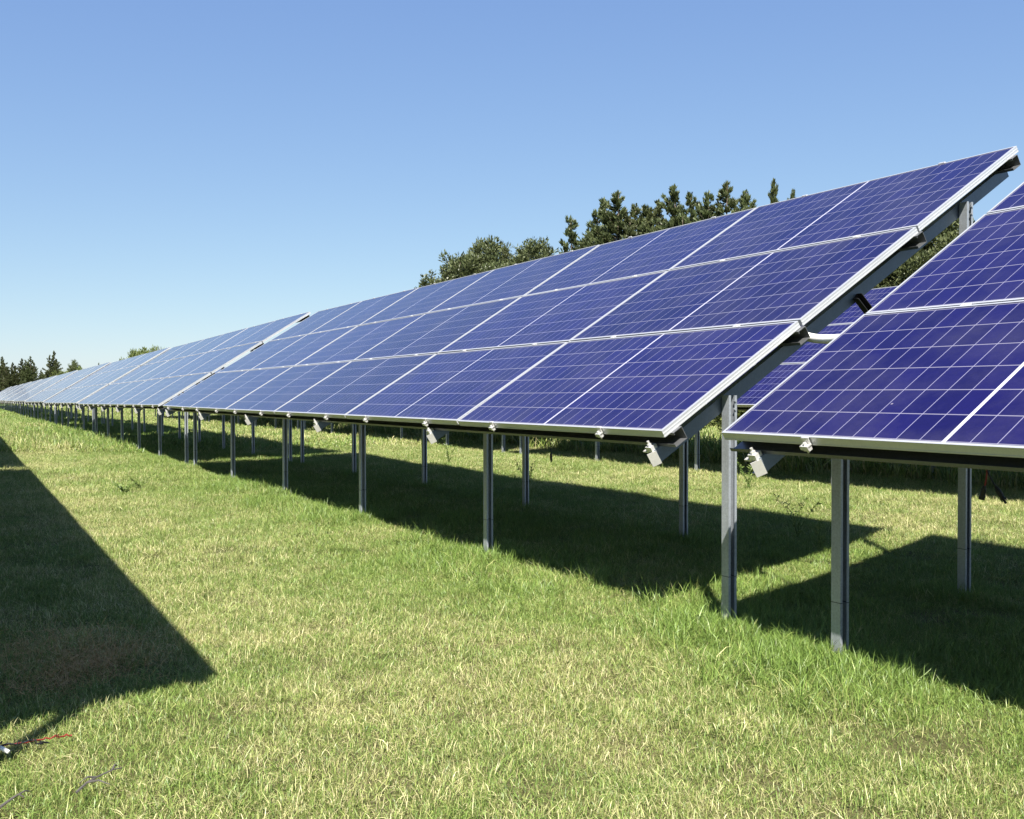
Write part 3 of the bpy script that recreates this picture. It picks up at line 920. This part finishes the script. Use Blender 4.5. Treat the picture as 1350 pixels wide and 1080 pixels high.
# ------------------------------------------------------------------ trees
def tree_mesh(seed, H, Rad, leaders, style):
    """returns (trunk mesh, crown mesh); style 'conifer' or 'cypress' or 'bush'"""
    g = rng(seed)
    q = MB()
    C = []; D = []; Nn = []; Ln = []; Wd = []; Va = []
    def spray(p, d, size, k, rad):
        """a tuft of small leaves round p"""
        n = k
        off = g.normal(0, 1, (n, 3)); off /= np.linalg.norm(off, axis=1, keepdims=True)
        rr = rad * g.uniform(0.1, 1, n) ** 0.6
        dd = off * 0.75 + np.array(d) * 0.75 + np.array([0, 0, 0.25]) + g.normal(0, .25, (n, 3))
        C.append(np.array(p) + off * rr[:, None]); D.append(dd)
        Nn.append(off + g.normal(0, .5, (n, 3)))
        Ln.append(size * g.uniform(.7, 1.5, n)); Wd.append(size * g.uniform(.30, .55, n))
        Va.append(np.clip(g.normal(0.5, 0.14, 1) + g.normal(0, 0.22, n), 0, 1))
    # stems
    stems = []
    for s in range(leaders):
        if s == 0:
            bx, by, hh, z0 = 0, 0, H, 0
        else:
            a = g.uniform(0, 6.28); r = Rad * g.uniform(.25, .6)
            bx, by = r * math.cos(a), r * math.sin(a)
            hh = H * g.uniform(.68, .95); z0 = H * g.uniform(.12, .3)
        P = []
        for i in range(9):
            t = i / 8
            z = z0 + (hh - z0) * t
            e = 1 - (1 - t) ** 2.2
            P.append(Vector((bx * e + g.normal(0, .03), by * e + g.normal(0, .03), z)))
        r0 = H * 0.017 * (1 if s == 0 else .55)
        q.tube([P[0] - Vector((0, 0, .3 if s == 0 else 0))] + P, [r0 * 1.25] + [max(.012, r0 * (1 - .93 * i / 8)) for i in range(9)], 7)
        stems.append((P, hh, z0))
    for s, (P, hh, z0) in enumerate(stems):
        nb = int((58 if s == 0 else 36) * (1.0 if style != 'bush' else .8) * (1.7 if style == 'conifer' else 1.0))
        for b in range(nb):
            t = (b + g.uniform(0, 1)) / nb
            t = 0.06 + 0.93 * (t if style != 'conifer' else t ** 0.72)
            i = min(int(t * 8), 7)
            p0 = P[i].lerp(P[i + 1], t * 8 - i)
            zrel = p0.z / H
            if style == 'conifer':
                dz = max(.0, hh - p0.z)
                L = min(Rad * (0.7 if s else 1.0), 0.09 + 0.50 * dz ** 0.93) * g.choice([g.uniform(.45, .8), g.uniform(.8, 1.3)])
                el = R(g.uniform(-8, 28)) + .25 + max(0, .5 - .25 * dz)
            elif style == 'cypress':
                prof = math.sqrt(max(0.02, 1.0 - zrel ** 2.2)) * (0.6 if s else 0.9)
                L = Rad * prof * g.uniform(.45, 1.12)
                el = R(g.uniform(20, 58))
            else:
                prof = math.sqrt(max(0.03, 1.0 - (2 * zrel - 1) ** 2)) * .85
                L = Rad * prof * g.uniform(.5, 1.1)
                el = R(g.uniform(0, 60))
            az = g.uniform(0, 6.28)
            hd = Vector((math.cos(az), math.sin(az), 0))
            BP = []
            nseg = 5
            for k in range(nseg + 1):
                u = k / nseg
                BP.append(p0 + hd * (L * u * math.cos(el * (.6 + .5 * u))) + Vector((0, 0, L * u * math.sin(el * (.5 + .7 * u)) * (1 if style != 'conifer' else .75))))
            if L > .5:
                q.tube(BP, [max(.006, L * .016 * (1 - .85 * k / nseg)) for k in range(nseg + 1)], 5, cap=False)
            m = max(2, int(L * (9.0 if style == 'conifer' else 6.0)))
            for k in range(m):
                u = 0.22 + 0.80 * (k + g.uniform(0, 1)) / m
                j = min(int(u * nseg), nseg - 1)
                c = BP[j].lerp(BP[j + 1], u * nseg - j)
                dv = (BP[j + 1] - BP[j]).normalized()
                sw = L * .20 * (1.15 - u) + (.05 if style != 'conifer' else .02)
                sidev = Vector((-hd.y, hd.x, 0))
                c = c + sidev * g.normal(0, sw) + Vector((0, 0, g.normal(0, sw * .35)))
                if style == 'conifer':
                    spray(c, (dv.x * 1.5, dv.y * 1.5, dv.z * 1.5 + .5), .15, 20, .05 + .05 * L)
                elif style == 'cypress':
                    spray(c, (dv.x * .4, dv.y * .4, .8), .16, 40, .24)
                else:
                    spray(c, dv, .16, 34, .26)
        # tip
        tipn = 7 if style != 'bush' else 2
        for k in range(tipn):
            zt = P[8] - Vector((0, 0, k * .14))
            spray(zt, (0, 0, 1), .15, 16 if style != 'conifer' else 8, (.05 + .03 * k) if style != 'conifer' else .035 + .012 * k)
    mat = {'conifer': M_con, 'cypress': M_cyp, 'bush': M_bush}[style]
    crown = leaf_faces('crown', np.concatenate(C), np.concatenate(D), np.concatenate(Nn), np.concatenate(Ln), np.concatenate(Wd), np.concatenate(Va), mat)
    return q.mesh('trunk', M_bark, True), crown

TREES = {}
def tree_kind(key, seed, H, Rad, leaders, style):
    tm = tree_mesh(seed, H, Rad, leaders, style)
    TREES[key] = (tm, max(v.co.z for v in tm[1].vertices))
tree_kind('c1', 31, 10.0, 2.6, 4, 'conifer')
tree_kind('c2', 32, 10.0, 2.4, 3, 'conifer')
tree_kind('c3', 33, 10.0, 2.8, 5, 'conifer')
tree_kind('p1', 41, 9.0, 2.7, 6, 'cypress')
tree_kind('p2', 42, 9.0, 2.4, 5, 'cypress')
tree_kind('b1', 51, 3.0, 2.0, 3, 'bush')
tree_kind('b2', 52, 3.0, 1.7, 2, 'bush')
def tree(name, key, x, y, h, rz, label, cat, group, wide=1.0):
    (mt, mc), H = TREES[key]
    o = empty(name, (x, y, float(zg(x, y)) - 0.02), rz)
    s = (h + 0.12) / H
    o.scale = (s * wide, s * wide, s)
    tag(o, label, cat, group)
    obj('trunk', mt, o); obj('crown', mc, o)
    return o
GT = 'trees beyond the solar field'
TL = [
    ('p1', -47.30, 21.6, 9.00, 0.0, 1.09, 'lowest rounded cypress at the left end of the bushy clump behind the large table'),
    ('p2', -47.70, 22.0, 9.44, 1.7, 1.16, 'bushy cypress second from the left in the clump behind the large table'),
    ('p1', -45.92, 23.0, 10.36, 3.4, 1.23, 'tallest pointed cypress in the middle of the bushy clump behind the large table'),
    ('p2', -45.43, 24.0, 9.94, 5.1, 0.80, 'slim cypress leaning beside the tallest one of the bushy clump'),
    ('p1', -40.49, 23.0, 9.46, 0.5, 1.16, 'round-topped cypress at the right end of the bushy clump'),
    ('c2', -33.73, 21.5, 8.02, 2.2, 0.88, 'low conifer bough poking over the top edge left of the widest conifer'),
    ('c1', -33.44, 22.5, 10.22, 3.9, 1.06, 'conifer spire just left of the tallest tip of the widest group'),
    ('c3', -31.66, 22.0, 10.16, 5.6, 1.19, 'tall conifer spire at the centre of the widest group'),
    ('c2', -31.06, 22.5, 9.51, 1.0, 0.88, "conifer with a ragged leaning tip right of the widest group's central spire"),
    ('c2', -29.37, 22.0, 8.80, 2.7, 0.75, 'short narrow conifer just right of the sky notch between the two conifer groups'),
    ('c1', -30.01, 23.0, 9.57, 4.4, 1.00, 'conifer left of the tallest dense one in the right-hand group'),
    ('c3', -28.35, 22.5, 9.85, 6.1, 1.00, 'tallest dense conifer at the left of the right-hand group'),
    ('c2', -27.95, 23.0, 9.49, 1.6, 0.88, 'slender conifer between two taller ones above the middle table'),
    ('c1', -25.68, 22.0, 9.04, 3.3, 0.94, 'shorter conifer left of the wide spire above the panel seam'),
    ('c3', -25.22, 22.5, 9.38, 5.0, 1.00, 'wide conifer spire above the panel seam'),
    ('c2', -23.58, 22.0, 8.66, 0.4, 0.75, 'small leaning conifer tip right of the wide spire'),
    ('c2', -22.15, 22.0, 8.78, 2.1, 0.55, 'single thin conifer spire standing alone against the sky'),
    ('c2', -21.78, 22.5, 8.41, 3.8, 0.45, 'tiny conifer tip poking over the top edge at the right'),
    ('p1', -16.28, 22.0, 6.23, 5.5, 1.59, 'dense dark tree seen low through the gap under the sloping rafter'),
    ('p2', -15.75, 22.5, 6.58, 0.9, 1.45, 'taller dense tree seen through the gap just left of the rear post'),
    ('p1', -14.80, 22.0, 6.01, 2.6, 1.30, 'dense tree at the right of the gap, partly behind the rear post'),
    ('p2', -44.60, 22.5, 9.30, 2.2, 0.95, 'low cypress filling the dip left of the tallest one in the bushy clump'),
    ('p1', -42.20, 23.5, 9.35, 4.4, 0.90, 'low cypress filling the dip beside the round-topped one of the bushy clump'),
]
for kd, x, y, h, rz, wd, lab in TL:
    nm = 'cypress_tree' if kd[0] == 'p' else 'conifer_tree'
    tree(nm, kd, x, y, h, rz, lab, 'tree', GT, wd)
# far end of the row
FAR = [
    ('c1', -213.0, 3.85, 9.46, 0.0, 0.90, 'far conifer at the left edge of the picture, cut off by it'),
    ('c3', -211.0, 5.61, 8.24, 1.3, 0.90, 'far conifer, second from the left edge of the picture'),
    ('c2', -212.0, 7.25, 9.04, 2.6, 0.90, 'far spired conifer left of the tallest of the dark far group'),
    ('c1', -210.0, 8.61, 9.44, 3.9, 0.85, 'tallest pointed conifer of the dark far group at the left'),
    ('c3', -211.0, 10.52, 6.84, 5.2, 0.90, 'low conifer at the right end of the dark far group'),
    ('c2', -206.0, 12.48, 10.38, 0.2, 0.80, 'lone pointed far conifer right of the dark group at the left'),
    ('b1', -203.0, 13.95, 6.97, 1.5, 0.90, 'pale round far tree between the lone conifer and the spiky pale one'),
    ('p2', -202.0, 15.60, 8.70, 2.8, 0.80, 'pale far tree with spiky tips right of the lone conifer'),
    ('b2', -200.0, 16.99, 7.36, 4.1, 0.80, 'pale far bush sloping down to the panels right of the spiky tips'),
    ('c2', -176.0, 17.11, 7.18, 5.4, 0.50, 'thin far conifer tip peeking over the far panels, left one'),
    ('c1', -160.0, 18.38, 7.29, 0.4, 0.50, 'thin far conifer tip peeking over the far panels, right one'),
    ('b1', -152.0, 19.88, 9.00, 1.7, 0.80, 'pale green round tree peeking over the distant panels'),
    ('b2', -150.0, 21.60, 9.20, 3.0, 0.80, 'pale green tree at the right end of the round pair over the distant panels'),
]
for kd, x, y, h, rz, wd, lab in FAR:
    nm = {'c': 'conifer_tree', 'p': 'cypress_tree', 'b': 'broadleaf_tree'}[kd[0]]
    tree(nm, kd, x, y, h, rz, lab, 'tree', 'trees at the far end of the row', wd)
# bushes behind the second row, seen low under the panels
BU = [(-9.5, 12.6), (-11.6, 13.1), (-14.0, 12.7), (-16.6, 13.2), (-19.4, 12.8), (-22.5, 13.2), (-26.0, 12.9), (-30.0, 13.3), (-34.5, 13.0), (-40, 13.3), (-46, 13.1), (-53, 13.4)]
for i, (x, y) in enumerate(BU):
    tree('bush', 'b1' if i % 2 else 'b2', x * 1.05, y + 1.0, 1.6 + 0.25 * ((i * 7) % 3), i * 1.3,
         'sunlit green bush seen low between the nearest posts, below the second-row panels' if i == 0 else
         'green bush in the hedge seen low under the panels behind the second row', 'bush', 'hedge behind the second row', 1.15)
